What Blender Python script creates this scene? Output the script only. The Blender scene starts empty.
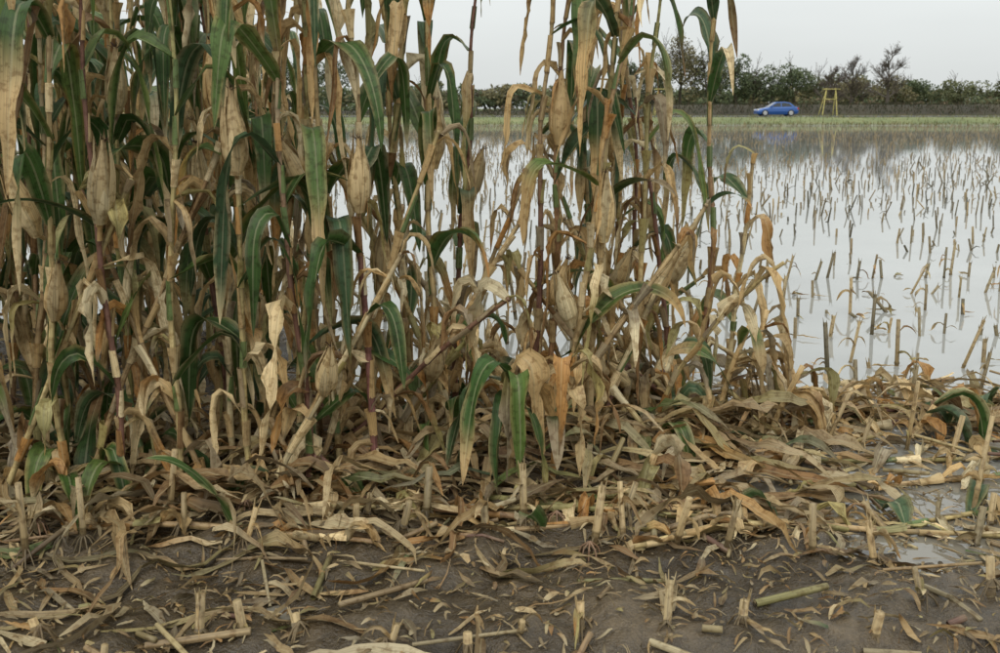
import bpy, math, random
from mathutils import Vector, noise, Matrix
R = random.Random(7)
def ss(a,b,x):
    t=max(0.0,min(1.0,(x-a)/(b-a))); return t*t*(3-2*t)
def lerp(a,b,t): return a+(b-a)*t
def mix(c1,c2,t): return tuple(c1[i]+(c2[i]-c1[i])*t for i in range(3))
def vary(c,r,a=0.15):
    k=1+r.uniform(-a,a); w=r.uniform(-a,a)*0.25
    return (max(0.0,c[0]*k*(1+w)),max(0.0,c[1]*k),max(0.0,c[2]*k*(1-w*1.6)))
scene=bpy.context.scene

# ------------------------------------------------------------ node helpers
def newmat(name):
    m=bpy.data.materials.new(name); m.use_nodes=True
    nt=m.node_tree; nt.nodes.clear(); return m,nt
def nd(nt,t,**kw):
    n=nt.nodes.new(t)
    for k,v in kw.items(): setattr(n,k,v)
    return n
def L(nt,a,b): nt.links.new(a,b)
def math_n(nt,op,a,b=None,c=None):
    n=nt.nodes.new('ShaderNodeMath'); n.operation=op
    for i,x in enumerate((a,b,c)):
        if x is None: continue
        if isinstance(x,(int,float)): n.inputs[i].default_value=x
        else: nt.links.new(x,n.inputs[i])
    return n.outputs[0]
def mixc(nt,f,a,b,blend='MIX'):
    n=nt.nodes.new('ShaderNodeMix'); n.data_type='RGBA'; n.blend_type=blend
    for i,x in ((0,f),(6,a),(7,b)):
        if isinstance(x,(int,float)): n.inputs[i].default_value=x
        elif isinstance(x,tuple): n.inputs[i].default_value=(x[0],x[1],x[2],1)
        else: nt.links.new(x,n.inputs[i])
    return n.outputs[2]
def ramp(nt,f,pts):
    n=nt.nodes.new('ShaderNodeValToRGB'); cr=n.color_ramp
    while len(cr.elements)<len(pts): cr.elements.new(0.5)
    for e,(p,c) in zip(cr.elements,pts):
        e.position=p; e.color=(c,c,c,1) if isinstance(c,(int,float)) else (c[0],c[1],c[2],1)
    nt.links.new(f,n.inputs[0]); return n.outputs[0]
def noisen(nt,vec,scale,detail=4,rough=0.55):
    n=nt.nodes.new('ShaderNodeTexNoise'); n.inputs['Scale'].default_value=scale
    n.inputs['Detail'].default_value=detail; n.inputs['Roughness'].default_value=rough
    if vec is not None: nt.links.new(vec,n.inputs['Vector'])
    return n.outputs['Fac']

def plant_mat(name,translucent=0.28,rough=0.55,midrib=True,sx=16,sy=2.2):
    m,nt=newmat(name)
    col=nd(nt,'ShaderNodeAttribute',attribute_name='col').outputs['Color']
    luv=nd(nt,'ShaderNodeAttribute',attribute_name='luv').outputs['Vector']
    geo=nd(nt,'ShaderNodeNewGeometry')
    vm=nd(nt,'ShaderNodeVectorMath',operation='MULTIPLY'); L(nt,luv,vm.inputs[0]); vm.inputs[1].default_value=(sx,sy,37)
    st=noisen(nt,vm.outputs[0],1.0,5,0.65)
    stc=ramp(nt,st,[(0.28,0.50),(0.5,0.98),(0.75,1.38)])
    c=mixc(nt,1.0,col,stc,'MULTIPLY')
    bl=noisen(nt,geo.outputs['Position'],38,4,0.6)
    blf=ramp(nt,bl,[(0.5,0.0),(0.64,1.0)])
    c2=mixc(nt,1.0,c,(0.50,0.42,0.33),'MULTIPLY')
    c=mixc(nt,math_n(nt,'MULTIPLY',blf,0.8),c,c2)
    if midrib:
        sp=nd(nt,'ShaderNodeSeparateXYZ'); L(nt,luv,sp.inputs[0])
        d=math_n(nt,'ABSOLUTE',math_n(nt,'SUBTRACT',sp.outputs[0],0.5))
        mr=math_n(nt,'LESS_THAN',d,0.045)
        c=mixc(nt,math_n(nt,'MULTIPLY',mr,0.5),c,mixc(nt,0.5,c,(0.5,0.46,0.28)))
    bs=nd(nt,'ShaderNodeBsdfPrincipled'); L(nt,c,bs.inputs['Base Color']); bs.inputs['Roughness'].default_value=rough
    bs.inputs['Specular IOR Level'].default_value=0.3
    bp=nd(nt,'ShaderNodeBump'); bp.inputs['Strength'].default_value=0.6; bp.inputs['Distance'].default_value=0.003
    L(nt,st,bp.inputs['Height']); L(nt,bp.outputs[0],bs.inputs['Normal'])
    out=nd(nt,'ShaderNodeOutputMaterial')
    if translucent>0:
        tr=nd(nt,'ShaderNodeBsdfTranslucent'); L(nt,c,tr.inputs['Color'])
        mx=nd(nt,'ShaderNodeMixShader'); mx.inputs[0].default_value=translucent
        L(nt,bs.outputs[0],mx.inputs[1]); L(nt,tr.outputs[0],mx.inputs[2]); L(nt,mx.outputs[0],out.inputs[0])
    else: L(nt,bs.outputs[0],out.inputs[0])
    return m
M_LEAF=plant_mat('corn_leaf',0.25,0.48)
M_STALK=plant_mat('corn_stalk',0.0,0.5,False,9,5)
M_HUSK=plant_mat('corn_husk',0.1,0.6,False,9,2.5)
M_TREE=plant_mat('tree_foliage',0.2,0.8,False,2,2)
PM=[M_LEAF,M_STALK,M_HUSK,M_TREE]

def simple(name,col,rough=0.5,metal=0.0,spec=0.5,nscale=0,coat=0):
    m,nt=newmat(name)
    bs=nd(nt,'ShaderNodeBsdfPrincipled'); bs.inputs['Roughness'].default_value=rough
    bs.inputs['Metallic'].default_value=metal; bs.inputs['Specular IOR Level'].default_value=spec
    bs.inputs['Coat Weight'].default_value=coat
    if nscale:
        tc=nd(nt,'ShaderNodeTexCoord')
        f=noisen(nt,tc.outputs['Object'],nscale,5,0.6)
        c=mixc(nt,1.0,col,ramp(nt,f,[(0.3,0.6),(0.7,1.35)]),'MULTIPLY'); L(nt,c,bs.inputs['Base Color'])
    else: bs.inputs['Base Color'].default_value=(*col,1)
    out=nd(nt,'ShaderNodeOutputMaterial'); L(nt,bs.outputs[0],out.inputs[0]); return m

# ------------------------------------------------------------ builder
class B:
    def __init__(s): s.v=[];s.f=[];s.c=[];s.u=[];s.m=[]
    def vert(s,p,c,u):
        s.v.append((p[0],p[1],p[2])); s.c.append(c); s.u.append(u); return len(s.v)-1
    def grid(s,rows,mat):
        for a,b in zip(rows[:-1],rows[1:]):
            for i in range(len(a)-1):
                s.f.append((a[i],a[i+1],b[i+1],b[i])); s.m.append(mat)
    def tube(s,pts,rad,sides,cols,mat=1,cap=True,rnd=0.0):
        rows=[]; ln=0
        up=Vector((0,1,0.13))
        for k,p in enumerate(pts):
            if k>0: ln+=(pts[k]-pts[k-1]).length
            d=(pts[min(k+1,len(pts)-1)]-pts[max(k-1,0)])
            if d.length<1e-9: d=Vector((0,0,1))
            d.normalize()
            a=d.cross(up)
            if a.length<0.05: a=d.cross(Vector((1,0,0)))
            a.normalize(); b=d.cross(a)
            row=[]
            for j in range(sides+1):
                t=2*math.pi*j/sides
                row.append(s.vert(p+(a*math.cos(t)+b*math.sin(t))*rad[k],cols[k],(j/sides,ln,rnd)))
            rows.append(row)
        s.grid(rows,mat)
        if cap:
            s.f.append(tuple(rows[-1][:-1])); s.m.append(mat)
    def obj(s,name,org=(0,0,0),mats=PM,smooth=True):
        me=bpy.data.meshes.new(name)
        o=Vector(org)
        me.from_pydata([(a-o.x,b-o.y,c-o.z) for a,b,c in s.v],[],s.f)
        for m in mats: me.materials.append(m)
        me.polygons.foreach_set('material_index',s.m)
        me.polygons.foreach_set('use_smooth',[smooth]*len(s.f))
        at=me.attributes.new('col','FLOAT_COLOR','POINT')
        fl=[]
        for c in s.c: fl.extend((c[0],c[1],c[2],1.0))
        at.data.foreach_set('color',fl)
        at=me.attributes.new('luv','FLOAT_VECTOR','POINT')
        fl=[]
        for c in s.u: fl.extend(c)
        at.data.foreach_set('vector',fl)
        me.update()
        ob=bpy.data.objects.new(name,me); ob.location=o
        scene.collection.objects.link(ob); return ob

# ------------------------------------------------------------ ground height
def H(x,y,fine=True):
    if y>60:
        return -0.08+0.72*ss(86,95,y)+0.06*noise.noise(Vector((x*0.15,y*0.15,3)))*ss(84,90,y)
    left=1-ss(-1.6,-0.4,x); right=ss(1.0,1.7,x)
    edge=4.75+2.2*left+0.35*noise.noise(Vector((x*0.9,2.2,0)))-0.50*right
    z=lerp(0.046,-0.07,ss(edge-0.9,edge+0.5,y))
    z-=0.046*ss(0.5,1.4,x)*ss(2.6,3.3,y)
    z-=0.022*ss(0.9,1.7,x)*ss(2.9,3.4,y)*(1-ss(4.3,4.8,y))
    n=0.060*noise.noise(Vector((x*1.3,y*1.9,0.5)))
    if fine and y<12 and abs(x)<9:
        n+=0.044*noise.noise(Vector((x*4.2,y*5,4)))+0.022*noise.noise(Vector((x*11,y*12,9)))+0.012*noise.noise(Vector((x*27,y*27,1)))
    n+=0.020*math.cos((y-0.1*x-2.5)/0.72*2*math.pi)*(1 if y<7 else 0)
    amp=1 if y<edge else 0.6
    return z+n*amp
def G(x,y,fine=False): return max(H(x,y,fine),0.002)   # things rest on mud or float

def axis(lo,hi,step,far_lo,far_hi,g=1.16):
    a=[]; x=lo
    while x<=hi: a.append(x); x+=step
    st=step; x=a[-1]
    while x<far_hi: st=min(st*g,far_hi*0.05 if x>150 else 2.0); x+=st; a.append(x)
    st=step; x=a[0]; pre=[]
    while x>far_lo: st=st*g; x-=st; pre.append(x)
    return pre[::-1]+a
xs=axis(-3.2,3.6,0.024,-2500,2500,1.2)
ys=axis(1.9,6.2,0.024,-400,3000,1.15)
gv=[];gf=[]
for y in ys:
    for x in xs: gv.append((x,y,H(x,y)))
nx=len(xs)
for j in range(len(ys)-1):
    for i in range(nx-1):
        a=j*nx+i; gf.append((a,a+1,a+1+nx,a+nx))
me=bpy.data.meshes.new('ground'); me.from_pydata(gv,[],gf); me.polygons.foreach_set('use_smooth',[True]*len(gf))
ground=bpy.data.objects.new('ground',me); scene.collection.objects.link(ground)
m,nt=newmat('mud_and_grass')
geo=nd(nt,'ShaderNodeNewGeometry'); P=geo.outputs['Position']
n1=noisen(nt,P,2.2,6,0.6); n2=noisen(nt,P,18,6,0.65); n3=noisen(nt,P,90,4,0.6)
mud=mixc(nt,ramp(nt,n1,[(0.35,0.0),(0.65,1.0)]),(0.042,0.030,0.016),(0.098,0.070,0.038))
mud=mixc(nt,1.0,mud,ramp(nt,n2,[(0.3,0.45),(0.5,1.0),(0.72,1.5)]),'MULTIPLY')
crumb=ramp(nt,noisen(nt,P,150,3,0.7),[(0.56,0.0),(0.65,1.0)])
mud=mixc(nt,math_n(nt,'MULTIPLY',crumb,0.4),mud,(0.22,0.16,0.08))
sp=nd(nt,'ShaderNodeSeparateXYZ'); L(nt,P,sp.inputs[0])
wet=nd(nt,'ShaderNodeMapRange'); wet.inputs[1].default_value=0.02; wet.inputs[2].default_value=0.10; wet.inputs[3].default_value=1; wet.inputs[4].default_value=0
L(nt,math_n(nt,'ADD',sp.outputs[2],math_n(nt,'MULTIPLY',math_n(nt,'SUBTRACT',n1,0.5),0.12)),wet.inputs[0])
mud=mixc(nt,math_n(nt,'MULTIPLY',wet.outputs[0],0.6),mud,(0.032,0.023,0.013))
gm=ramp(nt,noisen(nt,P,0.25,5,0.6),[(0.3,(0.075,0.10,0.03)),(0.5,(0.13,0.15,0.05)),(0.7,(0.2,0.19,0.08))])
far=nd(nt,'ShaderNodeMapRange'); far.inputs[1].default_value=86; far.inputs[2].default_value=90; L(nt,sp.outputs[1],far.inputs[0])
c=mixc(nt,far.outputs[0],mud,gm)
bs=nd(nt,'ShaderNodeBsdfPrincipled'); L(nt,c,bs.inputs['Base Color'])
rg=math_n(nt,'ADD',math_n(nt,'MULTIPLY',wet.outputs[0],-0.42),math_n(nt,'ADD',math_n(nt,'MULTIPLY',n2,0.6),0.14))
rg=math_n(nt,'MAXIMUM',rg,math_n(nt,'MULTIPLY',far.outputs[0],0.9)); rg=math_n(nt,'MAXIMUM',rg,0.10); L(nt,rg,bs.inputs['Roughness'])
bs.inputs['Specular IOR Level'].default_value=0.5
bp=nd(nt,'ShaderNodeBump'); bp.inputs['Strength'].default_value=1.0; bp.inputs['Distance'].default_value=0.018
L(nt,math_n(nt,'ADD',n2,math_n(nt,'MULTIPLY',n3,0.45)),bp.inputs['Height']); L(nt,bp.outputs[0],bs.inputs['Normal'])
out=nd(nt,'ShaderNodeOutputMaterial'); L(nt,bs.outputs[0],out.inputs[0]); ground.data.materials.append(m)

# ------------------------------------------------------------ water
me=bpy.data.meshes.new('flood_water'); me.from_pydata([(-900,-30,0),(900,-30,0),(900,94,0),(-900,94,0)],[],[(0,1,2,3)])
water=bpy.data.objects.new('flood_water',me); scene.collection.objects.link(water)
m,nt=newmat('silty_water')
geo=nd(nt,'ShaderNodeNewGeometry'); P=geo.outputs['Position']
bs=nd(nt,'ShaderNodeBsdfPrincipled')
cc=mixc(nt,ramp(nt,noisen(nt,P,0.35,4,0.55),[(0.35,0.0),(0.65,1.0)]),(0.225,0.228,0.215),(0.30,0.303,0.288))
sp=nd(nt,'ShaderNodeSeparateXYZ'); L(nt,P,sp.inputs[0])
nr=nd(nt,'ShaderNodeMapRange'); nr.inputs[1].default_value=3.4; nr.inputs[2].default_value=4.9; L(nt,sp.outputs[1],nr.inputs[0])
cc=mixc(nt,nr.outputs[0],(0.16,0.145,0.115),cc)
L(nt,cc,bs.inputs['Base Color'])
bs.inputs['Roughness'].default_value=0.03; bs.inputs['IOR'].default_value=1.6
vm=nd(nt,'ShaderNodeVectorMath',operation='MULTIPLY'); L(nt,P,vm.inputs[0]); vm.inputs[1].default_value=(1.0,1.6,1)
w=noisen(nt,vm.outputs[0],2.6,3,0.5)
bp=nd(nt,'ShaderNodeBump'); bp.inputs['Strength'].default_value=0.14; bp.inputs['Distance'].default_value=0.006
L(nt,w,bp.inputs['Height']); L(nt,bp.outputs[0],bs.inputs['Normal'])
out=nd(nt,'ShaderNodeOutputMaterial'); L(nt,bs.outputs[0],out.inputs[0]); water.data.materials.append(m)

# ------------------------------------------------------------ palette
TAN=(0.50,0.352,0.168); PALE=(0.69,0.555,0.325); BROWN=(0.235,0.135,0.057); ORANGE=(0.44,0.238,0.082); GREY=(0.30,0.235,0.145); OLIVE=(0.35,0.30,0.125)
GREEN=(0.046,0.092,0.022); GREEN2=(0.090,0.140,0.034); BLUEG=(0.058,0.098,0.040)
def drycol(r): return vary(r.choice([TAN,TAN,TAN,PALE,PALE,BROWN,ORANGE,GREY,OLIVE,TAN]),r,0.22)
def greencol(r): return vary(r.choice([GREEN,GREEN,GREEN2,BLUEG]),r,0.25)

def leaf(b,p0,az,Ln,W,e0,dry,r,c0=None,c1=None,fold=None,twist=None,kink=None,droop=None,ground_clamp=True,edge_dry=True):
    n=max(7,int(6+Ln*20)); ds=Ln/n
    if c0 is None: c0=drycol(r) if dry else greencol(r)
    if c1 is None: c1=drycol(r)
    if fold is None: fold=r.uniform(0.3,1.15) if dry else r.uniform(0.10,0.6)
    if twist is None: twist=r.uniform(-4,4) if dry else r.uniform(-2.5,2.5)
    if droop is None: droop=r.uniform(1.8,4.8)
    if kink is None: kink=r.uniform(0.02,0.18) if dry else (r.uniform(0.05,0.4) if r.random()<0.8 else 2)
    e=e0;a=az;p=Vector(p0);rows=[];ph=r.uniform(0,99);fr=r.uniform(14,30)
    tipstart=r.uniform(0.4,1.2) if not dry else r.uniform(0.2,0.9)
    hang=-r.uniform(1.25,1.54); tw0=r.uniform(-0.5,0.5)
    for k in range(n+1):
        s=k/n
        d=Vector((math.cos(e)*math.cos(a),math.cos(e)*math.sin(a),math.sin(e)))
        w=Vector((-math.sin(a),math.cos(a),0))
        nn=d.cross(w)
        nz=noise.noise(Vector((ph,s*Ln*6,0)))
        tw=tw0*(1 if dry else 0.5)+twist*s**1.4+nz*(1.2 if dry else 0.5)
        w2=w*math.cos(tw)+nn*math.sin(tw); n2=nn*math.cos(tw)-w*math.sin(tw)
        ww=W*min(1.0,0.42+s*3.2)*max(0.0,1-s**2.4)**0.8
        if dry: ww*=0.85+0.5*noise.noise(Vector((ph+9,s*Ln*9,0)))+0.1
        ww=max(ww,0.0012)
        fo=fold*(1+0.35*nz)
        tc=ss(tipstart-0.12,tipstart+0.15,s+0.1*nz)
        row=[]
        for c in (-1,-0.5,0,0.5,1):
            rip=math.sin(s*Ln*fr+ph+(1.7 if c>0 else 0))*abs(c)**2*ww*(0.28 if not dry else 0.35)
            if dry: rip+=noise.noise(Vector((ph+c*3,s*Ln*22,5)))*ww*1.1*abs(c)
            q=p+w2*(c*ww*math.cos(fo*abs(c)**0.6))+n2*(abs(c)*ww*math.sin(fo)-0+rip)
            if ground_clamp:
                g=G(q.x,q.y)+0.008
                if q.z<g: q.z=g+0.01*abs(nz)
            cl=mix(c0,c1,tc)
            if not dry and edge_dry and abs(c)==1 and nz>-0.1: cl=mix(cl,c1,0.4)
            row.append(b.vert(q,cl,(c*0.5+0.5,s*Ln,ph)))
        rows.append(row)
        if dry:
            if s<kink: e-=0.9*ds*droop
            else:
                e+=(hang-e)*min(1,ds*19)
                a+=nz*ds*9; e+=noise.noise(Vector((ph,s*Ln*5,8)))*ds*6
        else:
            e-=droop*ds*(0.5+1.2*s)*max(0.1,math.cos(e)+0.15)
            if s>kink: e+=(hang-e)*min(1,ds*12)
            a+=nz*ds*2.5
        e=max(-1.54,min(1.54,e))
        p=p+d*ds
        if ground_clamp:
            g=G(p.x,p.y)+0.015
            if p.z<g: p.z=g; e=r.uniform(-0.1,0.25)
    b.grid(rows,0)

HUSK=(0.64,0.50,0.27)
def ear(b,p,d,r,Ln=0.24,Rm=0.031,pale=None):
    d=d.normalized(); a=d.cross(Vector((0.3,1,0.1))).normalized(); c=d.cross(a)
    base=pale or vary(mix(TAN,HUSK,r.uniform(0.3,1.1)),r,0.14)
    rows=[];n=12;S=14;ph=r.uniform(0,9)
    for k in range(n+1):
        s=k/n
        rr=Rm*(0.42+0.58*ss(0,0.28,s))*(1-ss(0.45,1.0,s)*0.82)
        row=[]
        for j in range(S+1):
            t=2*math.pi*j/S
            q=rr*(1+0.10*math.cos(t*5+ph+s*1.5)+0.05*math.cos(t*9+ph))
            cl=mix(base,BROWN,0.35*ss(0.75,1,s)+0.2*max(0,math.cos(t*5+ph+2)))
            row.append(b.vert(p+d*(s*Ln)+(a*math.cos(t)+c*math.sin(t))*q,cl,(j/S*2,s*Ln,ph)))
        rows.append(row)
    b.grid(rows,2)
    for k in range(7):
        t0=k*2*math.pi/7+r.uniform(-0.3,0.3); rows=[]; nn=9; ll=Ln*r.uniform(0.75,1.15); fl=r.uniform(-0.01,0.022); hw=r.uniform(0.45,0.75)
        cb=vary(base,r,0.22)
        for i in range(nn+1):
            s=i/nn; rr=Rm*(0.46+0.62*ss(0,0.28,s))*(1-ss(0.45,1.05,s)*0.75)+fl*ss(0.7,1,s)+0.002
            row=[]
            for j in (-1,0,1):
                t=t0+j*hw*(1-s**2.5)*1.0+j*0.02
                row.append(b.vert(p+d*(s*ll)+(a*math.cos(t)+c*math.sin(t))*(rr+(0.002 if j==0 else -0.001)),mix(cb,BROWN,0.3*s*s),(j*0.5+0.5,s*ll,ph+k)))
            rows.append(row)
        b.grid(rows,2)
    for k in range(9):
        q=p+d*Ln*0.95; pts=[q]
        dd=(d+Vector((r.uniform(-.5,.5),r.uniform(-.5,.5),r.uniform(-.6,.3)))).normalized()
        for i in range(3): q=q+dd*0.016; dd.z-=0.35; pts.append(q.copy())
        b.tube(pts,[0.0018,0.0016,0.0013,0.0008],3,[(0.07,0.035,0.02)]*4,1,False)

def stalk_path(base,Ht,lean,laz,bend,r,brk=None,brkaz=0):
    p=Vector(base)-Vector((0,0,0.04)); ln=0; pts=[]; ph=r.uniform(0,99)
    e=math.pi/2-lean; a=laz; st=0.05
    pts.append((p.copy(),Vector((math.cos(e)*math.cos(a),math.cos(e)*math.sin(a),math.sin(e)))))
    while ln<Ht:
        if brk and abs(ln-brk)<st*0.51: e=-r.uniform(0.2,1.1); a=brkaz
        d=Vector((math.cos(e)*math.cos(a),math.cos(e)*math.sin(a),math.sin(e)))
        d+=Vector((noise.noise(Vector((ph,ln*2.2,0))),noise.noise(Vector((ph,ln*2.2,7))),0))*0.18
        d.normalize(); p=p+d*st; ln+=st
        g=G(p.x,p.y)+0.012
        if p.z<g and ln>0.1: p.z=g; e=max(e,0.0)
        e-=bend*st*max(0.05,math.cos(e)+0.1)
        pts.append((p.copy(),d))
    return pts
STALKC=[(0.46,0.36,0.17),(0.40,0.315,0.14),(0.26,0.16,0.08),(0.17,0.085,0.06),(0.28,0.26,0.10),(0.54,0.44,0.25),(0.36,0.25,0.125)]
def corn(x,y,Ht=2.3,lean=0.03,laz=0,bend=0.05,green=0.35,ears=(),seed=0,r0=0.0125,name='corn_plant',brk=None,brkaz=0,dens=1.0,sc=None,lowgreen=0.12,plane=None,Lf=1.0,wf=1.0):
    r=random.Random(seed*7919+13); b=B()
    base=Vector((x,y,H(x,y,False)))
    path=stalk_path(base,Ht,lean,laz,bend,r,brk,brkaz)
    n=len(path); sc=sc or r.choice(STALKC); sc2=vary(r.choice(STALKC),r)
    node=r.uniform(0.13,0.17); pts=[];rad=[];cols=[]
    nodes=[]; nextn=0.05
    for k,(p,d) in enumerate(path):
        h=k*0.05; t=h/max(Ht,2.0)
        rr=lerp(r0,0.0055,min(1,t)**1.1)
        isn=h>=nextn
        c=mix(sc,sc2,ss(0.3,0.9,t)); c=vary(c,r,0.08)
        if isn:
            nextn+=node*(1+0.25*t)
            nodes.append(k)
            for off,rm,cm in ((-0.012,1.0,0.8),(0.0,1.28,0.45),(0.010,1.12,0.7)):
                pts.append(p+d*off); rad.append(rr*rm); cols.append(mix((0.05,0.03,0.015),c,cm))
        else: pts.append(p); rad.append(rr); cols.append(c)
    b.tube(pts,rad,8,cols,1,True,seed)
    for j in range(8):
        a=j*math.pi/4+r.uniform(-.2,.2); q=base+Vector((0,0,0.05))
        b.tube([q,q+Vector((math.cos(a)*0.028,math.sin(a)*0.028,-0.02)),q+Vector((math.cos(a)*0.05,math.sin(a)*0.05,-0.09))],[0.004,0.003,0.002],4,[vary((0.2,0.12,0.07),r)]*3,1,False)
    pl=plane if plane is not None else r.uniform(0,math.pi)
    side=0
    for i,k in enumerate(nodes):
        p,d=path[k]; h=k*0.05; side^=1
        az=pl+side*math.pi+r.uniform(-0.5,0.5)
        sl=node*r.uniform(0.7,1.05); kk=min(n-1,k+int(sl/0.05)); p1,d1=path[kk]
        isdry=r.random()>(lowgreen if h<0.75 else green)
        shc=drycol(r) if (isdry or r.random()<0.5) else vary((0.14,0.19,0.07),r)
        rr=lerp(r0,0.0055,min(1,h/max(Ht,2.0)))+0.003
        a=d.cross(Vector((0.1,1,0))).normalized(); c=d.cross(a); rows=[]
        loose=r.uniform(0,0.02) if isdry else 0.001
        for m_ in range(5):
            s=m_/4; q=p.lerp(p1,s); row=[]
            for j in range(7):
                t=az+(j/6-0.5)*(4.6-1.6*s)
                row.append(b.vert(q+(a*math.cos(t)+c*math.sin(t))*(rr+loose*s*s+(0.002*(j%2))),shc,(j/6,s*sl,seed+i)))
            rows.append(row)
        b.grid(rows,0)
        if r.random()>dens: continue
        if any(abs(p1.z-ez)<0.16 and math.cos(az-eaz)>-0.2 for (ez,eaz,_,_) in ears) and name=='corn_plant': az=az+math.pi
        Ln=(r.uniform(0.35,0.7) if h<0.5 else r.uniform(0.5,0.9))*Lf*(1-0.3*ss(1.8,2.5,h))
        if isdry:
            leaf(b,p1,az,Ln*r.uniform(0.5,0.95),r.uniform(0.016,0.040)*wf,r.uniform(0.3,1.3),True,r)
            if r.random()<0.4: leaf(b,p1,az+r.uniform(-1,1),Ln*0.5,r.uniform(0.010,0.022),r.uniform(-0.5,1.2),True,r)
        else:
            leaf(b,p1,az,Ln,r.uniform(0.032,0.050)*wf,r.uniform(0.5,1.25),False,r)
    for (ez,eaz,tilt,size) in ears:
        k=min(range(n),key=lambda q:abs(path[q][0].z-(ez-0.12)))
        p,d=path[k]
        ed=Vector((math.cos(eaz)*math.sin(tilt),math.sin(eaz)*math.sin(tilt),math.cos(tilt)))
        q=p+Vector((math.cos(eaz)*0.03,math.sin(eaz)*0.03,0))
        b.tube([p,q+ed*0.03],[0.008,0.010],6,[TAN,TAN],1,False)
        ear(b,q+ed*0.02,ed,r,0.25*size,0.034*size)
    if not brk and Ht>1.9:
        p,d=path[-1]
        for j in range(9):
            a=r.uniform(0,6.28); e=r.uniform(0.5,1.5); q=p.copy(); pts=[q.copy()]
            for i in range(5):
                q+=Vector((math.cos(e)*math.cos(a),math.cos(e)*math.sin(a),math.sin(e)))*0.045; e-=0.22; pts.append(q.copy())
            b.tube(pts,[0.002,0.003,0.003,0.003,0.0025,0.001],4,[vary(TAN,r)]*6,1,False)
    return b.obj(name,base)

# ------------------------------------------------------------ standing corn
PI=math.pi
front=[
 (-0.49,3.60,2.35,0.02,3.0,0.5,[(1.24,-1.3,0.12,1.1)],(0.20,0.09,0.075)),
 (-0.64,3.72,2.30,0.03,2.6,0.45,[(1.22,PI*1.15,0.5,1.15)],(0.50,0.38,0.18)),
 (-0.58,3.95,2.2,0.10,0.4,0.35,[(0.9,-1.2,0.2,1.0)],(0.48,0.37,0.19)),
 (-0.30,3.95,2.4,0.02,1.5,0.45,[(1.36,-0.9,0.10,1.1)],(0.42,0.31,0.15)),
 (-0.40,4.25,2.3,0.06,3.3,0.4,[],None),
 (-0.22,4.50,2.3,0.05,0.2,0.4,[(1.2,-0.6,0.3,1.0)],None),
 (0.15,4.12,2.5,0.01,0.5,0.3,[],(0.17,0.085,0.06)),
 (0.22,4.20,2.4,0.01,0.1,0.35,[(1.43,-1.2,0.05,1.25)],(0.32,0.18,0.09)),
 (0.29,4.00,2.3,0.10,0.2,0.3,[(0.7,-2.3,0.4,1.05)],(0.46,0.34,0.17)),
 (0.38,4.05,2.4,0.04,0.2,0.45,[(1.05,-1.3,0.08,1.2)],(0.46,0.34,0.17)),
 (0.45,4.45,2.35,0.03,2.9,0.55,[],None),
 (0.56,4.6,2.4,0.03,1.6,0.45,[(1.35,-2.2,0.3,1.1)],None),
 (0.55,4.25,2.2,0.09,0.3,0.3,[(0.75,-0.5,0.5,1.05)],(0.48,0.37,0.18)),
 (0.74,4.8,2.4,0.05,2.8,0.35,[],None),
 (0.86,4.55,1.75,0.12,3.0,0.2,[(0.8,-0.9,0.6,1.0)],None),
 (1.03,4.72,2.5,0.005,2.8,0.65,[],(0.27,0.15,0.09)),
 (1.13,4.85,1.4,0.06,0.1,0.1,[],(0.57,0.47,0.26)),
]
sd=1
for (x,y,h,le,la,g,e,sc) in front:
    sd+=1; corn(x,y,h,le,la,0.08,g,e,sd,0.0145,sc=sc,dens=0.9)
leftp=[(-1.42,3.45,[(1.20,-0.9,0.35,1.25)]),(-0.93,3.5,[(1.34,-1.5,0.1,1.25)]),(-1.08,3.75,[(1.56,-1.9,0.1,1.15)]),
 (-1.62,3.45,[(0.85,-0.9,0.5,1.0)]),(-1.80,3.62,[(1.15,-2.0,0.4,1.15)]),(-1.25,3.55,[]),(-0.80,3.78,[(1.02,-1.0,0.3,1.1)]),(-1.98,3.5,[(1.3,-1,0.3,1.1)]),(-1.5,3.8,[(1.6,-1,0.2,1)]),(-0.74,3.55,[]),(-1.15,3.95,[(1.2,-1.5,0.3,1.1)])]
for (x,y,e) in leftp:
    sd+=1; corn(x,y,R.uniform(2.2,2.5),R.uniform(0,0.09),R.uniform(0,6.28),0.05,0.58,e,sd,0.0135,lowgreen=0.40,dens=0.95)
for y0 in (4.15,4.55,5.0,5.6,6.25,6.95):
    x=-5.0+R.uniform(0,0.2)
    lim=-0.205*(0.985*y0+0.26)+0.02
    while x<lim:
        sd+=1
        e=[(R.uniform(0.9,1.55),R.uniform(-2.6,-0.5),R.uniform(0.1,0.6),R.uniform(1.0,1.2))] if R.random()<0.75 else []
        corn(x+R.uniform(-0.05,0.05),y0+R.uniform(-0.12,0.12),R.uniform(2.1,2.5),R.uniform(0,0.13),R.uniform(0,6.28),0.05,0.62,e,sd,0.012,lowgreen=0.42)
        x+=R.uniform(0.18,0.29)
x=-2.3
while x>-5:
    sd+=1; corn(x,3.6+R.uniform(-0.1,0.1),R.uniform(2.1,2.5),0.05,R.uniform(0,6.28),0.05,0.45,[],sd,0.012); x-=R.uniform(0.18,0.26)

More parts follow.
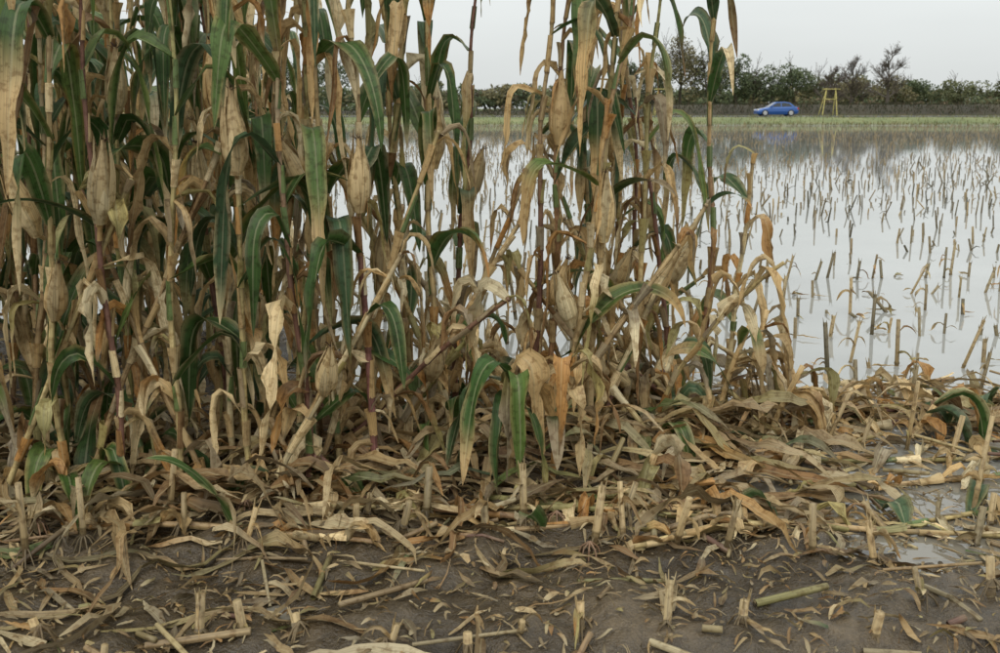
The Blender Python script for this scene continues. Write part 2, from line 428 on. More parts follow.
# broken / collapsed plants
for i in range(40):
    sd+=1
    x=R.uniform(-0.75,1.12); y=4.0+R.uniform(0,0.9)+0.25*x
    corn(x,y,R.uniform(0.5,1.15),R.uniform(0.15,0.9),R.uniform(-0.9,0.9)+(0 if (R.random()<0.5 and x<0.8) else PI),R.uniform(0.2,1.2),0.2,
         [] if R.random()<0.7 else [(0.35,R.uniform(0,6.28),0.9,1.05)],sd,0.012,name='broken_corn_plant',brk=R.choice([0.3,0.4,0.5,None]),brkaz=R.uniform(-0.8,0.8),dens=0.95,lowgreen=0.18,Lf=0.75,wf=1.05)
for i in range(14):
    sd+=1
    corn(R.uniform(-2.2,-0.4),3.35+R.uniform(0,0.6),R.uniform(0.5,0.9),R.uniform(0.3,1.1),R.uniform(0,6.28),0.8,0.1,[],sd,0.012,name='broken_corn_plant',brk=0.3,brkaz=R.uniform(0,6.28),lowgreen=0.2,Lf=0.7)
for (x,y,h,le,la) in [(-0.75,3.65,1.5,0.30,0.1),(-0.15,3.95,1.4,0.38,PI),(0.05,4.2,1.3,0.45,PI),(0.75,4.3,1.5,0.35,PI),(0.35,4.1,1.2,0.42,0.1),(0.5,4.5,1.2,0.4,0.2),
                      (-1.6,3.5,1.5,0.35,0.2),(-1.1,3.55,1.3,0.3,PI),(0.9,4.9,1.2,0.45,PI),(-0.3,4.4,1.5,0.25,0.0),(1.05,4.5,1.0,0.6,PI),(0.1,3.9,1.1,0.55,0.1),(-0.5,3.9,1.2,0.5,0.2),
                      (-1.9,3.45,1.4,0.4,0.1),(-0.9,3.45,1.1,0.5,0.3),(0.7,4.0,1.0,0.65,PI*0.9)]:
    sd+=1; corn(x,y,h,le,la,0.12,0.15,[(R.uniform(0.5,0.9),-1.2,0.6,1.05)] if R.random()<0.4 else [],sd,0.0125,name='leaning_corn_plant',lowgreen=0.1,Lf=0.65,dens=0.6,sc=R.choice([STALKC[0],STALKC[5],STALKC[6]]))
for (x,y,h,la,lg,lean) in [(1.55,4.35,1.5,0.2,0.1,1.35),(2.95,4.7,1.5,PI*1.05,0.3,1.25),(1.3,4.0,1.5,PI*0.95,0.05,1.5),(0.9,3.95,1.6,0.05,0.0,1.5),
     (2.85,4.3,1.2,PI*0.93,0.2,1.35),(1.1,3.6,1.3,0.2,0.1,1.45),(-0.9,3.25,1.5,0.1,0.0,1.5),(0.2,3.25,1.2,PI*0.97,0.15,1.52),(1.3,4.6,1.5,-0.1,0.0,1.45),
     (1.9,4.75,1.3,0.0,0.1,1.4),(1.5,4.7,1.2,0.5,0.1,1.3),(2.6,3.7,1.2,PI*1.1,0.1,1.5),(0.6,3.35,1.2,-0.1,0.1,1.5),
     (1.2,4.45,1.4,0.15,0.1,1.25),(1.6,4.55,1.4,0.3,0.2,1.4),(2.4,4.6,1.3,-0.2,0.1,1.45),(-0.2,3.5,1.3,-0.25,0.1,1.45),(0.9,3.45,1.1,PI*1.1,0.1,1.48),(-1.6,3.15,1.2,-0.1,0.1,1.5),(0.3,3.05,1.0,0.3,0.0,1.52)]:
    sd+=1; corn(x,y,h,lean,la,0.5,lg,[],sd,0.0125,name='fallen_corn_plant',lowgreen=lg,Lf=0.6,dens=0.85)
def clump(x,y,h,lean,laz,leaves,sc=TAN,seed=0):
    r=random.Random(seed); b=B(); base=Vector((x,y,H(x,y,False)))
    path=stalk_path(base,h,lean,laz,0.2,r)
    b.tube([p for p,d in path],[0.013]*len(path),8,[vary(sc,r,0.1) for _ in path],1,True,seed)
    for (t,az,Ln,W,e0,dry) in leaves:
        p,d=path[int(t*(len(path)-1))]
        leaf(b,p,az,Ln,W,e0,dry,r,fold=r.uniform(0.2,0.8),twist=r.uniform(-2.2,2.2),kink=r.uniform(0.03,0.2))
    b.obj('broken_corn_plant',base)
clump(0.04,3.66,0.45,0.15,-1.3,[(1,-2.3,0.6,0.045,0.7,False),(0.9,-1.3,0.55,0.05,0.6,False),(0.95,-2.9,0.5,0.04,0.4,False),(0.7,-1.0,0.45,0.04,0.3,False),(0.8,-1.8,0.45,0.045,0.2,False),
   (1,-0.6,0.5,0.05,0.9,True),(0.9,-1.6,0.5,0.04,0.4,True),(0.8,0.1,0.5,0.04,0.7,True)],seed=11)
clump(0.20,3.64,0.48,0.12,0.3,[(1,-0.9,0.5,0.04,0.9,True),(1,-1.8,0.5,0.04,0.6,True),(0.9,-0.2,0.45,0.035,0.9,True),(0.8,-1.3,0.45,0.035,0.4,True),(0.6,-1.7,0.3,0.04,0.2,False),(0.95,2.5,0.5,0.03,0.6,True)],sc=ORANGE,seed=12)
cas=[(random.Random(i).uniform(0.4,1),random.Random(i+50).uniform(-0.9,0.5),random.Random(i+9).uniform(0.35,0.65),random.Random(i+5).uniform(0.018,0.035),random.Random(i+3).uniform(0.2,1.1),True) for i in range(12)]
clump(1.15,4.55,0.62,0.2,0.0,cas,seed=13); clump(1.24,4.35,0.42,0.3,-0.2,cas[::-1],seed=14); clump(1.0,4.4,0.6,0.25,0.1,cas[3:]+[(0.9,-1.4,0.45,0.045,0.9,False)],seed=15)
clump(1.85,4.30,0.30,0.5,0.1,[(1,-0.5,0.5,0.045,0.6,False),(0.9,-1.0,0.45,0.045,0.5,False),(0.9,0.4,0.5,0.035,0.6,True),(0.8,-1.4,0.4,0.04,0.4,True),(1,0.1,0.6,0.03,0.7,True)],seed=16)
clump(2.35,4.50,0.32,0.8,0.2,[(1,-0.4,0.4,0.035,0.2,False),(0.8,-0.7,0.5,0.04,0.6,True),(0.9,-1.5,0.45,0.04,0.5,True),(1,-0.2,0.5,0.035,0.5,True),(0.6,-2.4,0.4,0.035,0.5,True)],seed=17)
clump(0.55,3.62,0.20,0.3,-0.6,[(1,-1.0,0.4,0.045,0.8,True),(0.9,-1.9,0.4,0.045,0.5,True),(0.9,-0.2,0.35,0.04,0.5,True)],seed=18)
clump(1.55,4.55,0.30,0.6,0.3,cas[2:9],seed=19); clump(2.75,4.2,0.22,0.8,2.8,cas[1:7],seed=20)

# ------------------------------------------------------------ leaf litter
b=B(); r=random.Random(77)
MUD=(0.070,0.049,0.027)
def litter(x,y,Ln,W,z0,az,c,arc):
    n=max(4,int(Ln*22)); rows=[]; ph=r.uniform(0,99); p=Vector((x,y,0)); a=az; tw0=r.uniform(-0.5,0.5); twk=r.uniform(-2,2)
    c2=drycol(r); c2=mix(c2,MUD,0.4)
    for k in range(n+1):
        s=k/n; nz=noise.noise(Vector((ph,s*Ln*7,0)))
        g=G(p.x,p.y,True)+0.004
        z=g+z0+arc*math.sin(math.pi*s)+abs(nz)*0.03
        w=Vector((-math.sin(a),math.cos(a),0)); tw=tw0+twk*s+nz*1.2
        ww=max(0.0015,W*min(1,0.5+3*s)*(1-s**3)**0.7*(0.9+0.5*nz)); row=[]
        for j in (-1,0,1):
            q=Vector((p.x,p.y,z))+w*(j*ww*math.cos(tw))+Vector((0,0,1))*(j*ww*math.sin(tw)*0.8+abs(j)*ww*0.35+noise.noise(Vector((ph+j,s*Ln*20,3)))*ww*0.9)
            q.z=max(q.z,g-0.002)
            row.append(b.vert(q,mix(c,c2,s),(j*0.5+0.5,s*Ln,ph)))
        rows.append(row); a+=nz*0.7; p+=Vector((math.cos(a),math.sin(a),0))*Ln/n
    b.grid(rows,0)
def dens(x,y):
    row_y=4.05+0.28*x if x>-0.6 else 3.75
    return 0.10+math.exp(-((y-row_y)/(0.76 if y<row_y else 0.6))**2)*(0.5+1.0*max(0,0.4+noise.noise(Vector((x*1.6,y*2.2,20)))))
cnt=0
while cnt<3700:
    x=r.uniform(-3.4,3.6); y=r.uniform(2.2,6.2)
    if x>1.25: dd=0.07+0.85*math.exp(-((y-4.55)/0.28)**2)
    else: dd=dens(x,y)
    if r.random()>dd or (y>5.3 and x>-0.8): continue
    cnt+=1
    c=drycol(r)
    c=mix(c,MUD,min(0.9,r.choice([0,0.1,0.3,0.6,0.85])*(1.0 if y<3.5 else 0.65)+(0.2 if y<3.4 else 0)))
    if r.random()<0.05: c=greencol(r)
    big=r.random()<(0.4 if dd>0.4 else 0.12)
    litter(x,y,r.uniform(0.2,0.55) if big else r.uniform(0.04,0.22),r.uniform(0.012,0.034) if big else r.uniform(0.004,0.018),
           r.uniform(0,0.09)*dd if dd>0.6 else 0.0,r.gauss(0,0.9)+(PI if r.random()<0.5 else 0),c,r.uniform(0,0.10) if big and dd>0.4 else 0.004)
for i in range(4600):
    x=r.uniform(-2.6,3.2); y=2.2+abs(r.gauss(0.9,0.7)); c=mix(drycol(r),MUD,r.uniform(0.2,0.85))
    litter(x,y,r.uniform(0.015,0.07),r.uniform(0.002,0.008),0,r.uniform(0,6.28),c,0.003)
for i in range(260):
    x=r.uniform(-3.0,3.4); y=r.choice([r.gauss(4.1,0.45),r.uniform(2.3,3.9)]); a=r.gauss(0,0.9); l=r.uniform(0.05,0.5) if y>3.4 else r.uniform(0.04,0.32)
    d=Vector((math.cos(a),math.sin(a),0)); p=Vector((x,y,0)); q=p+d*l
    rr=r.uniform(0.005,0.012); zz=r.uniform(0,0.06) if y>3.6 else -0.004
    p.z=G(p.x,p.y,True)+rr+zz; q.z=G(q.x,q.y,True)+rr+r.uniform(-0.01,0.05); mpt=p.lerp(q,0.5); mpt.z=max(mpt.z,G(mpt.x,mpt.y,True)+rr*0.6)
    c=vary(mix(r.choice(STALKC),MUD,r.uniform(0.3,0.8)),r)
    b.tube([p,mpt,q],[rr,rr*1.02,rr*0.95],7,[c,c,mix(c,PALE,0.15)],1,True,i)
b.obj('corn_leaf_litter')

# ------------------------------------------------------------ stubble
b=B(); r=random.Random(5)
def stub(x,y,h,rr,near):
    g=H(x,y,False) if y<12 else -0.08
    la=r.uniform(0,6.28); le=abs(r.gauss(0,0.24))+0.02
    if r.random()<0.13: le=r.uniform(0.5,1.3)
    d=Vector((math.sin(le)*math.cos(la),math.sin(le)*math.sin(la),math.cos(le)))
    p=Vector((x,y,g-0.03)); 
    c=vary(r.choice([(0.13,0.10,0.05),(0.20,0.15,0.075),(0.09,0.075,0.04),(0.24,0.18,0.09)]),r,0.25)
    if near=='mud': c=mix(c,TAN,r.uniform(0.1,0.55))
    wetc=mix(c,(0.04,0.03,0.02),0.6)
    if near:
        k1=p+d*(h*0.35); k2=p+d*(h*0.37); top=p+d*(h+0.03)
        b.tube([p,p+d*0.06,k1,k2,p+d*(h*0.4),top],[rr*1.05,rr,rr*0.98,rr*1.25,rr*0.98,rr*0.92],8,[wetc,wetc,c,mix(c,(0.03,0.02,0.01),0.5),c,mix(c,PALE,0.12)],1,True,x)
        if r.random()<0.5:
            for k in range(3):
                a=r.uniform(0,6.28); q=top+Vector((math.cos(a),math.sin(a),0))*rr*0.7
                b.tube([q-d*0.02,q+d*r.uniform(0.01,0.04)+Vector((math.cos(a),math.sin(a),0))*0.008],[0.004,0.001],4,[c,mix(c,PALE,0.3)],1,False)
        for k in range(r.choice([0,1,2,2,3])):
            leaf(b,p+d*(h*r.uniform(0.3,0.95)),r.uniform(0,6.28),r.uniform(0.05,0.2),r.uniform(0.006,0.018),r.uniform(0.3,1.5),True,r,c0=mix(drycol(r),c,0.5))
        if near=='mud':
            for j in range(7):
                a=r.uniform(0,6.28); q=Vector((x,y,g+0.035))
                b.tube([q,q+Vector((math.cos(a)*0.022,math.sin(a)*0.022,-0.015)),q+Vector((math.cos(a)*0.05,math.sin(a)*0.05,-0.06))],[0.004,0.003,0.002],4,[wetc]*3,1,False)
    else:
        b.tube([p,p+d*(h*0.5),p+d*(h+0.08)],[rr,rr*1.1,rr*0.9],4,[wetc,c,c],1,True,x)
        if r.random()<0.3:
            q=p+d*(h*r.uniform(0.5,1)); a=r.uniform(0,6.28); l=r.uniform(0.06,0.18)
            e=Vector((math.cos(a),math.sin(a),r.uniform(-0.3,0.9)))*l
            b.tube([q,q+e*0.6,q+e+Vector((0,0,-0.04))],[0.007,0.006,0.003],3,[c,c,c],1,False,x)
y0=2.5
while y0<87:
    xmax=0.62*y0+1.5; x=-xmax
    while x<xmax:
        x+=r.uniform(0.12,0.25)*(1 if y0<14 else 1.15)
        y=y0+0.10*x+r.gauss(0,0.07 if y0<12 else 0.14)
        if y<2.2 or y>87: continue
        if 3.35<y<5.2 and x<1.25: continue
        if 5.2<=y<7.2 and x<-0.2*y: continue
        if y<5.2 and r.random()<0.1: continue
        pt=noise.noise(Vector((x*0.12,y*0.07,1)))+0.5*noise.noise(Vector((x*0.5,y*0.3,6)))
        if y>9 and pt<-0.28 and r.random()<0.7: continue
        if y>14 and r.random()<0.28*ss(14,30,y)+0.3*ss(35,75,y): continue
        if r.random()<0.13: continue
        if y<3.35: h=r.uniform(0.05,0.17)
        elif y<9: h=r.uniform(0.12,0.44)
        else: h=r.uniform(0.06,0.29)
        stub(x,y,h,r.uniform(0.009,0.0145),('mud' if y<4.3 else 'wet') if y<9 else None)
    y0+=0.72
x=-2.6
while x<1.8:
    x+=r.uniform(0.08,0.24); stub(x,3.22+r.gauss(0,0.14)+0.05*x,r.uniform(0.08,0.26),r.uniform(0.010,0.015),'mud')
b.obj('corn_stubble')

# ------------------------------------------------------------ distance: grass, road, bank
b=B(); r=random.Random(8)
for i in range(16000):
    x=r.uniform(-75,75); y=r.choice([r.gauss(88.5,0.8),r.uniform(88,99),r.uniform(106,112)]); g=H(x,y); h=r.uniform(0.08,0.35); a=r.uniform(0,6.28); w=0.03
    c=vary(r.choice([(0.09,0.12,0.035),(0.16,0.17,0.06),(0.25,0.21,0.1),(0.12,0.1,0.05)]),r,0.2)
    q=[b.vert((x-w*math.cos(a),y-w*math.sin(a),g),c,(0,0,i)),b.vert((x+w*math.cos(a),y+w*math.sin(a),g),c,(1,0,i)),b.vert((x+r.uniform(-.1,.1),y,g+h),c,(.5,h,i))]
    b.f.append(tuple(q)); b.m.append(3)
b.obj('bank_grass')
rz=0.70
M_ASPH=simple('asphalt',(0.055,0.055,0.055),0.85,nscale=3)
M_WHITE=simple('road_paint',(0.7,0.7,0.68),0.6,nscale=2)
def box(bl,x0,x1,y0,y1,z0,z1,mi,c=(1,1,1)):
    ids=[bl.vert(p,c,(0,0,0)) for p in [(x0,y0,z0),(x1,y0,z0),(x1,y1,z0),(x0,y1,z0),(x0,y0,z1),(x1,y0,z1),(x1,y1,z1),(x0,y1,z1)]]
    for f in ((0,1,5,4),(1,2,6,5),(2,3,7,6),(3,0,4,7),(4,5,6,7),(3,2,1,0)): bl.f.append(tuple(ids[k] for k in f)); bl.m.append(mi)
b=B(); box(b,-600,600,100,106.4,0.4,rz,0)
box(b,-600,600,100.15,100.27,rz+0.001,rz+0.005,1); box(b,-600,600,106.1,106.22,rz+0.001,rz+0.005,1)
for k in range(-40,60): box(b,k*6,k*6+3,103.15,103.27,rz+0.001,rz+0.005,1)
b.obj('road',mats=[M_ASPH,M_WHITE],smooth=False)
b=B(); rows=[]; r=random.Random(3)
x=-260.0
while x<300:
    hh=0.7+0.75*ss(10,22,x)+0.12*noise.noise(Vector((x*0.2,0,0)))
    row=[]
    for (yy,zz) in ((112,0.0),(114,0.5),(116,0.95),(117.5,1.0),(120,1.0),(124,0.0)):
        c=vary(mix((0.035,0.032,0.02),(0.065,0.055,0.032),0.5+0.5*noise.noise(Vector((x*0.3,yy,0)))),r,0.12)
        row.append(b.vert((x,yy+0.2*noise.noise(Vector((x*.4,yy,1))),0.5+zz*hh),c,(x*0.1,yy*0.1,0)))
    rows.append(row); x+=1.3
b.grid(rows,3)
for i in range(11000):
    x=r.uniform(-110,120); yy=r.uniform(113,118.5); hh=0.7+0.75*ss(10,22,x); z=0.5+hh*min(1,(yy-112)/4)-0.05; h=r.uniform(0.1,0.5); w=0.06
    c=vary(r.choice([(0.04,0.038,0.02),(0.075,0.06,0.035),(0.035,0.045,0.02)]),r,0.2)
    q=[b.vert((x-w,yy,z),c,(0,0,i)),b.vert((x+w,yy,z),c,(1,0,i)),b.vert((x+r.uniform(-.1,.1),yy,z+h),c,(.5,h,i))]
    b.f.append(tuple(q)); b.m.append(3)
b.obj('earth_embankment')

# ------------------------------------------------------------ trees
def branch(b,p,d,ln,rad,lev,r,col,tips,minr=0.018,kids=4,spread=0.75):
    n=4; pts=[p.copy()]; q=p.copy(); dd=d.copy()
    for i in range(n):
        dd=(dd+Vector((r.uniform(-1,1),r.uniform(-1,1),r.uniform(-.6,.75)))*0.13).normalized(); q=q+dd*ln/n; pts.append(q.copy())
    rr=[max(minr,rad*(1-0.5*i/n)) for i in range(n+1)]
    b.tube(pts,rr,6 if lev>2 else 3,[vary(col,r,0.1)]*(n+1),1,False)
    if lev==0: tips.append(q); return
    for k in range(kids):
        t=r.uniform(0.35,1.0) if k<kids-1 else 1.0
        i=min(n,int(t*n)); base=pts[i]
        ax=Vector((r.uniform(-1,1),r.uniform(-1,1),r.uniform(-0.3,0.8))).normalized()
        nd_=(dd*1.0+ax*spread).normalized() if k<kids-1 else (dd+ax*0.2).normalized()
        branch(b,base,nd_,ln*r.uniform(0.58,0.8),max(minr,rad*r.uniform(0.4,0.6)),lev-1,r,col,tips,minr,kids,spread)
def bare_tree(x,y,h,seed,name='bare_tree'):
    r=random.Random(seed); b=B(); g=0.6; tips=[]
    p=Vector((x,y,g-0.1)); top=p+Vector((r.uniform(-.3,.3),0,h*0.24))
    # leader that rises through the crown, with side limbs at several heights
    lead=[top.copy()]; q=top.copy()
    for i in range(5):
        q=q+Vector((r.uniform(-.12,.12)*h*0.1,r.uniform(-.1,.1)*h*0.1,h*0.10)); lead.append(q.copy())
    b.tube([p,top]+lead[1:],[h*0.03,h*0.024,h*0.019,h*0.015,h*0.011,h*0.008,h*0.005],7,[(0.08,0.065,0.052)]*7,1,False)
    for k in range(9):
        a=k*2.4+r.uniform(-.4,.4); li=min(5,k*5//8); up_=0.55+0.12*li
        branch(b,lead[li],Vector((math.cos(a),math.sin(a),up_)).normalized(),h*(0.20-0.016*li),h*0.012,3,r,(0.10,0.082,0.068),tips,0.018,5,0.85)
    for t in tips[::4]:
        q=t+Vector((r.uniform(-.3,.3),r.uniform(-.3,.3),r.uniform(-.3,.3))); s=0.10
        c=vary((0.14,0.09,0.05),r,0.2)
        ids=[b.vert(q+Vector((r.uniform(-s,s),r.uniform(-s,s),r.uniform(-s,s))),c,(0,0,0)) for _ in range(3)]
        b.f.append(tuple(ids)); b.m.append(3)
    b.obj(name,(x,y,g))
bare_tree(50.6,150,7.6,31); bare_tree(54.2,152,9.3,32); bare_tree(58.3,149,10.6,33)
def crown(b,c,rx,ry,rz_,n,s,col,r,seed):
    lumps=[]
    for k in range(11):
        a=r.uniform(0,6.28); e=r.uniform(-0.7,1.3); q=r.uniform(0.35,0.85)
        lumps.append((Vector((c[0]+rx*q*math.cos(a)*math.cos(e),c[1]+ry*q*math.sin(a)*math.cos(e),c[2]+rz_*q*math.sin(e))),r.uniform(0.25,0.5)))
    for i in range(n):
        lc,lr=r.choice(lumps)
        v=Vector((r.gauss(0,1),r.gauss(0,1),r.gauss(0,1))).normalized()*r.uniform(0.4,1.0)**0.5*lr
        p=lc+Vector((v.x*rx,v.y*ry,v.z*rz_))
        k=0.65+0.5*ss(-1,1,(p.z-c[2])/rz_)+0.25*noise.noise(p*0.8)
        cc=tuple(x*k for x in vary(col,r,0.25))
        u=Vector((r.gauss(0,1),r.gauss(0,1),r.gauss(0,1))).normalized(); w=u.cross(Vector((r.gauss(0,1),r.gauss(0,1),r.gauss(0,1)))).normalized()
        ids=[b.vert(q,cc,(0.3,0.3,i)) for q in (p-u*s,p+w*s*0.6,p+u*s,p-w*s*0.6)]
        b.f.append(tuple(ids)); b.m.append(3)
def leafy(x,y,h,w,col,seed,n=1500):
    r=random.Random(seed); b=B(); g=0.55; tips=[]
    branch(b,Vector((x,y,g-0.1)),Vector((0,0,1)),h*0.5,h*0.025,3,r,(0.07,0.055,0.04),tips,0.03,4)
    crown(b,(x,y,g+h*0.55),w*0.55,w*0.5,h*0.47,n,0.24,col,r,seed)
    b.obj('leafy_tree',(x,y,g))
G1=(0.105,0.13,0.068); G2=(0.14,0.15,0.078); G3=(0.19,0.17,0.09)  # far foliage greens, lightened and greyed so slight mist is painted into the colour
leafy(28.5,178,11.5,7,G2,41,2000); leafy(33.0,182,14.0,8,G3,42,2400); leafy(38.0,179,12.4,7.5,G2,43,2000); leafy(43,180,10,7,G1,44); leafy(24,184,9,6,G1,45)
leafy(49.5,182,8.2,8.5,G1,46,2000); leafy(55,184,8.8,8.5,G1,47,2000); leafy(-30,180,11,8,G1,48); leafy(-44,182,12,8,G2,49); leafy(-38,178,9,7,G1,50)
leafy(-14,186,7,7,G2,51);leafy(64,182,7.0,9,G3,52);leafy(74,185,7.0,9,G3,53);leafy(46,181,8,7,G1,54);leafy(60,186,8,8,G2,55);leafy(85,184,6.6,8,G2,56);leafy(79,188,6.4,9,G1,57);leafy(93,186,6.4,9,G2,58);leafy(69,187,6.8,9,G1,59)
b=B(); r=random.Random(99); x=-190.0
while x<210:
    hh=r.uniform(4.8,6.8)+1.0*noise.noise(Vector((x*0.05,0,0)))
    y=r.uniform(225,250); w=r.uniform(7,11)
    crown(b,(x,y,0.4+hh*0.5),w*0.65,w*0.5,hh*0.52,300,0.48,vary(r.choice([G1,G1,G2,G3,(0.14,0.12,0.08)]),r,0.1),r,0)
    b.tube([Vector((x,y,0)),Vector((x,y,hh*0.7))],[0.15,0.08],4,[(0.06,0.05,0.04)]*2,1,False)
    x+=r.uniform(1.1,2.1)
b.obj('distant_tree_line')
b=B(); r=random.Random(98)
for i in range(90):
    x=r.uniform(44,100) if i<62 else r.uniform(-90,40); y=r.uniform(138,146); hh=r.uniform(1.4,3.0)
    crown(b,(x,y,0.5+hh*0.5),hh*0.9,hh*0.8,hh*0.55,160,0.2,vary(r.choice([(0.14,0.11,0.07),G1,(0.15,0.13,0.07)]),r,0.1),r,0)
b.obj('shrub_row')

# ------------------------------------------------------------ yellow frames
M_YEL=simple('yellow_paint',(0.42,0.36,0.11),0.6,nscale=4)
def gantry(x,y):
    b=B(); g=0.5
    for sx in (-1,1):
        b.tube([Vector((x+sx*0.85,y,g-0.2)),Vector((x+sx*0.5,y,g+3.2))],[0.055,0.05],8,[(1,1,1)]*2,0)
        b.tube([Vector((x+sx*0.85,y+1.6,g-0.2)),Vector((x+sx*0.5,y,g+3.15))],[0.04,0.04],8,[(1,1,1)]*2,0)
    for z,hw in ((3.1,1.0),(2.0,0.62)):
        b.tube([Vector((x-hw,y-0.1,g+z)),Vector((x+hw,y-0.1,g+z))],[0.045,0.045],8,[(1,1,1)]*2,0)
    b.obj('yellow_gantry',(x,y,g),mats=[M_YEL])
gantry(36.6,109.5); gantry(18.0,109.5)

# ------------------------------------------------------------ blue car
def car(cx,cy,cz):
    em=bpy.data.objects.new('blue_car',None); scene.collection.objects.link(em); em.location=(cx,cy,cz)
    MB=simple('blue_car_paint',(0.02,0.085,0.30),0.3,0.2,coat=0.6); MG=simple('car_glass',(0.02,0.025,0.03),0.05)
    MT=simple('tyre_rubber',(0.02,0.02,0.02),0.8,nscale=20); MR=simple('alloy_wheel',(0.5,0.5,0.52),0.3,0.8); ML=simple('headlamp',(0.7,0.7,0.7),0.1); MRd=simple('tail_lamp',(0.45,0.02,0.02),0.2)
    def mk(name,v,f,mat,smooth=False,bev=0):
        me=bpy.data.meshes.new(name); me.from_pydata(v,[],f); me.materials.append(mat)
        me.polygons.foreach_set('use_smooth',[smooth]*len(f))
        o=bpy.data.objects.new(name,me); scene.collection.objects.link(o); o.parent=em
        if bev:
            md=o.modifiers.new('b','BEVEL'); md.width=bev; md.segments=3; md.limit_method='ANGLE'
        return o
    st=[(-2.12,0.30,0.55,0.62),(-2.05,0.22,0.68,0.78),(-1.6,0.18,0.78,0.86),(-0.95,0.18,0.90,0.88),(-0.2,0.18,0.92,0.89),(0.8,0.18,0.94,0.89),(1.5,0.18,0.97,0.86),(2.0,0.24,0.95,0.80),(2.13,0.34,0.70,0.70)]
    v=[];f=[]
    for (x,zb,zt,w) in st:
        zm=(zb+zt)/2
        for (yy,zz) in ((-w*0.9,zb),(-w,zm-0.05),(-w*0.98,zt-0.10),(-w*0.86,zt),(w*0.86,zt),(w*0.98,zt-0.10),(w,zm-0.05),(w*0.9,zb)): v.append((x,yy,zz))
    for i in range(len(st)-1):
        for j in range(8): a=i*8+j;c=i*8+(j+1)%8; f.append((a,c,c+8,a+8))
    f.append(tuple(range(8))); f.append(tuple(range((len(st)-1)*8,len(st)*8))[::-1])
    mk('body',v,f,MB,False,0.03)
    pr=[(-0.95,0.89),(-0.25,1.36),(0.0,1.43),(0.75,1.44),(1.25,1.34),(1.78,0.96)]
    v=[];f=[]
    for (x,z) in pr:
        t=(z-0.9)/0.54; w=lerp(0.80,0.60,t); v+= [(x,-w,z),(x,w,z)]
    n=len(pr)
    for i in range(n-1): f.append((2*i,2*i+1,2*i+3,2*i+2))
    f.append(tuple(2*i for i in range(n))[::-1]); f.append(tuple(2*i+1 for i in range(n)))
    mk('cabin',v,f,MB,False,0.03)
    def sidew(name,pts):
        for sgn in (-1,1):
            vv=[(x,sgn*(lerp(0.80,0.60,(z-0.9)/0.54)+0.012),z) for x,z in pts]
            mk(name,vv,[tuple(range(len(pts)))],MG)
    sidew('front_side_window',[(-0.72,0.96),(0.30,0.97),(0.30,1.37),(-0.02,1.36),(-0.22,1.30)])
    sidew('rear_side_window',[(0.38,0.97),(1.5,1.0),(1.18,1.29),(0.75,1.37),(0.38,1.375)])
    def slant(name,p0,p1,mat):
        (x0,z0),(x1,z1)=p0,p1; nrm=Vector((-(z1-z0),0,(x1-x0))).normalized()*0.012
        if nrm.z<0: nrm=-nrm
        w0=lerp(0.80,0.60,(z0-0.9)/0.54)-0.06; w1=lerp(0.80,0.60,(z1-0.9)/0.54)-0.06
        mk(name,[(x0+nrm.x,-w0,z0+nrm.z),(x0+nrm.x,w0,z0+nrm.z),(x1+nrm.x,w1,z1+nrm.z),(x1+nrm.x,-w1,z1+nrm.z)],[(0,1,2,3)],mat)
    slant('windscreen',(-0.88,0.94),(-0.28,1.34),MG); slant('rear_window',(1.72,1.0),(1.29,1.32),MG)
    for (x,nm) in ((-1.32,'front'),(1.33,'rear')):
        for sgn in (-1,1):
            for rad,wd,mat,nn,off in ((0.33,0.22,MT,'_wheel_tyre',0.0),(0.21,0.03,MR,'_wheel_rim',0.115)):
                vv=[];ff=[];S=24
                for k in range(S):
                    t=2*PI*k/S
                    for yy,rm in ((-wd/2,0.94),(-wd/2+0.02*min(1,wd/0.1),1),(wd/2-0.02*min(1,wd/0.1),1),(wd/2,0.94)): vv.append((x+rad*rm*math.cos(t),sgn*(0.80+off)+yy,0.33+rad*rm*math.sin(t)))
                for k in range(S):
                    k2=(k+1)%S
                    for j in range(3): ff.append((k*4+j,k2*4+j,k2*4+j+1,k*4+j+1))
                ff.append(tuple(k*4 for k in range(S))); ff.append(tuple(k*4+3 for k in range(S)))
                mk(nm+nn,vv,ff,mat)
    for sgn in (-1,1):
        bb=B(); box(bb,-2.10,-1.92,min(sgn*0.5,sgn*0.76),max(sgn*0.5,sgn*0.76),0.60,0.72,0)
        mk('headlight',bb.v,bb.f,ML); bb=B(); box(bb,1.98,2.13,min(sgn*0.5,sgn*0.79),max(sgn*0.5,sgn*0.79),0.72,0.86,0); mk('tail_light',bb.v,bb.f,MRd)
        bb=B(); box(bb,-0.75,-0.6,min(sgn*0.86,sgn*1.02),max(sgn*0.86,sgn*1.02),0.95,1.07,0); mk('mirror',bb.v,bb.f,MB,False,0.02)
car(28.5,102.0,rz+0.003)

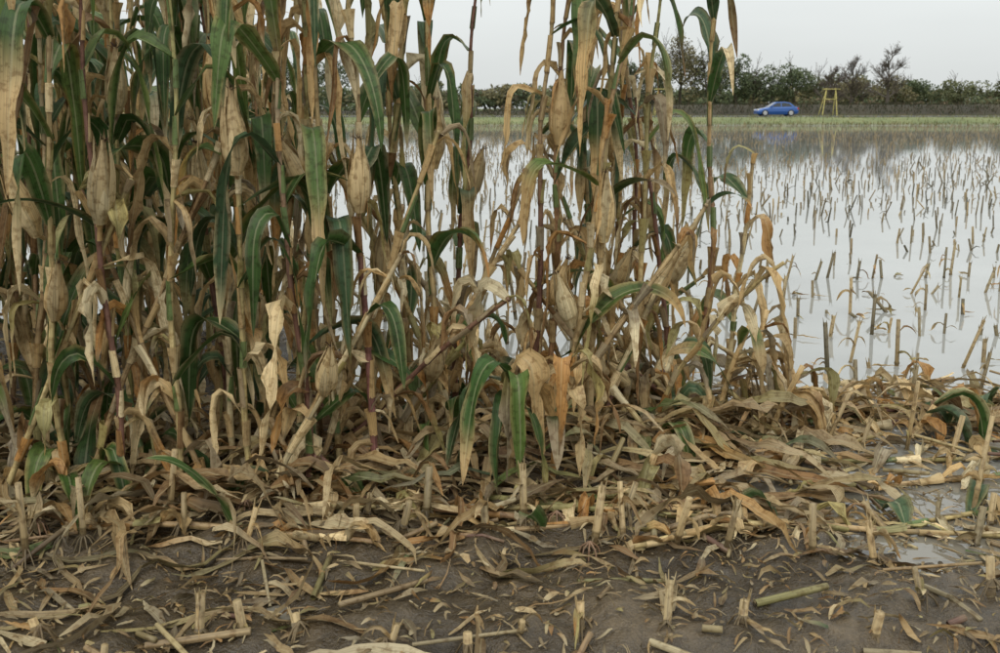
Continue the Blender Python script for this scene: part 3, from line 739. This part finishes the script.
# ------------------------------------------------------------ world, sun
world=bpy.data.worlds.new("World"); scene.world=world; world.use_nodes=True
nt=world.node_tree; nt.nodes.clear()
sky=nd(nt,'ShaderNodeTexSky'); sky.sky_type='NISHITA'; sky.sun_disc=False
sky.sun_elevation=math.radians(48); sky.sun_rotation=math.radians(200); sky.dust_density=4; sky.air_density=1.0
tc=nd(nt,'ShaderNodeTexCoord'); sp=nd(nt,'ShaderNodeSeparateXYZ'); L(nt,tc.outputs['Generated'],sp.inputs[0])
mr=nd(nt,'ShaderNodeMapRange'); mr.inputs[1].default_value=0.0; mr.inputs[2].default_value=1.0; mr.inputs[3].default_value=7.6; mr.inputs[4].default_value=19; L(nt,sp.outputs[2],mr.inputs[0])
vm=nd(nt,'ShaderNodeVectorMath',operation='MULTIPLY'); L(nt,tc.outputs['Generated'],vm.inputs[0]); vm.inputs[1].default_value=(1,1,4)
cl=ramp(nt,noisen(nt,vm.outputs[0],1.8,4,0.5),[(0.3,0.93),(0.7,1.04)])
base=nd(nt,'ShaderNodeCombineXYZ')
for i,k in enumerate((0.960,1.0,0.990)): L(nt,math_n(nt,'MULTIPLY',mr.outputs[0],k),base.inputs[i])
oc=mixc(nt,1.0,base.outputs[0],cl,'MULTIPLY')
fin=mixc(nt,0.94,sky.outputs[0],oc)
bg=nd(nt,'ShaderNodeBackground'); bg.inputs[1].default_value=0.1; L(nt,fin,bg.inputs[0])
wo=nd(nt,'ShaderNodeOutputWorld'); L(nt,bg.outputs[0],wo.inputs[0])
sl=bpy.data.lights.new('sun','SUN'); sl.energy=1.3; sl.angle=math.radians(25); sl.color=(1,0.97,0.91)
so=bpy.data.objects.new('sun',sl); scene.collection.objects.link(so)
el=math.radians(48); az=math.radians(200)
sdv=Vector((math.sin(az)*math.cos(el),math.cos(az)*math.cos(el),math.sin(el)))
so.rotation_euler=sdv.to_track_quat('Z','Y').to_euler(); so.location=(0,0,20)

scene.view_settings.view_transform='Standard'; scene.view_settings.look='None'; scene.view_settings.exposure=0
cam=bpy.data.cameras.new('camera'); co=bpy.data.objects.new('camera',cam); scene.collection.objects.link(co)
co.location=(0,0,1.5); co.rotation_euler=(math.radians(90-10.1),0,0)
cam.lens=35; cam.sensor_width=36; cam.shift_y=-0.045; cam.clip_end=5000; cam.clip_start=0.05
cam.dof.use_dof=True; cam.dof.focus_distance=4.2; cam.dof.aperture_fstop=6.3
scene.camera=co
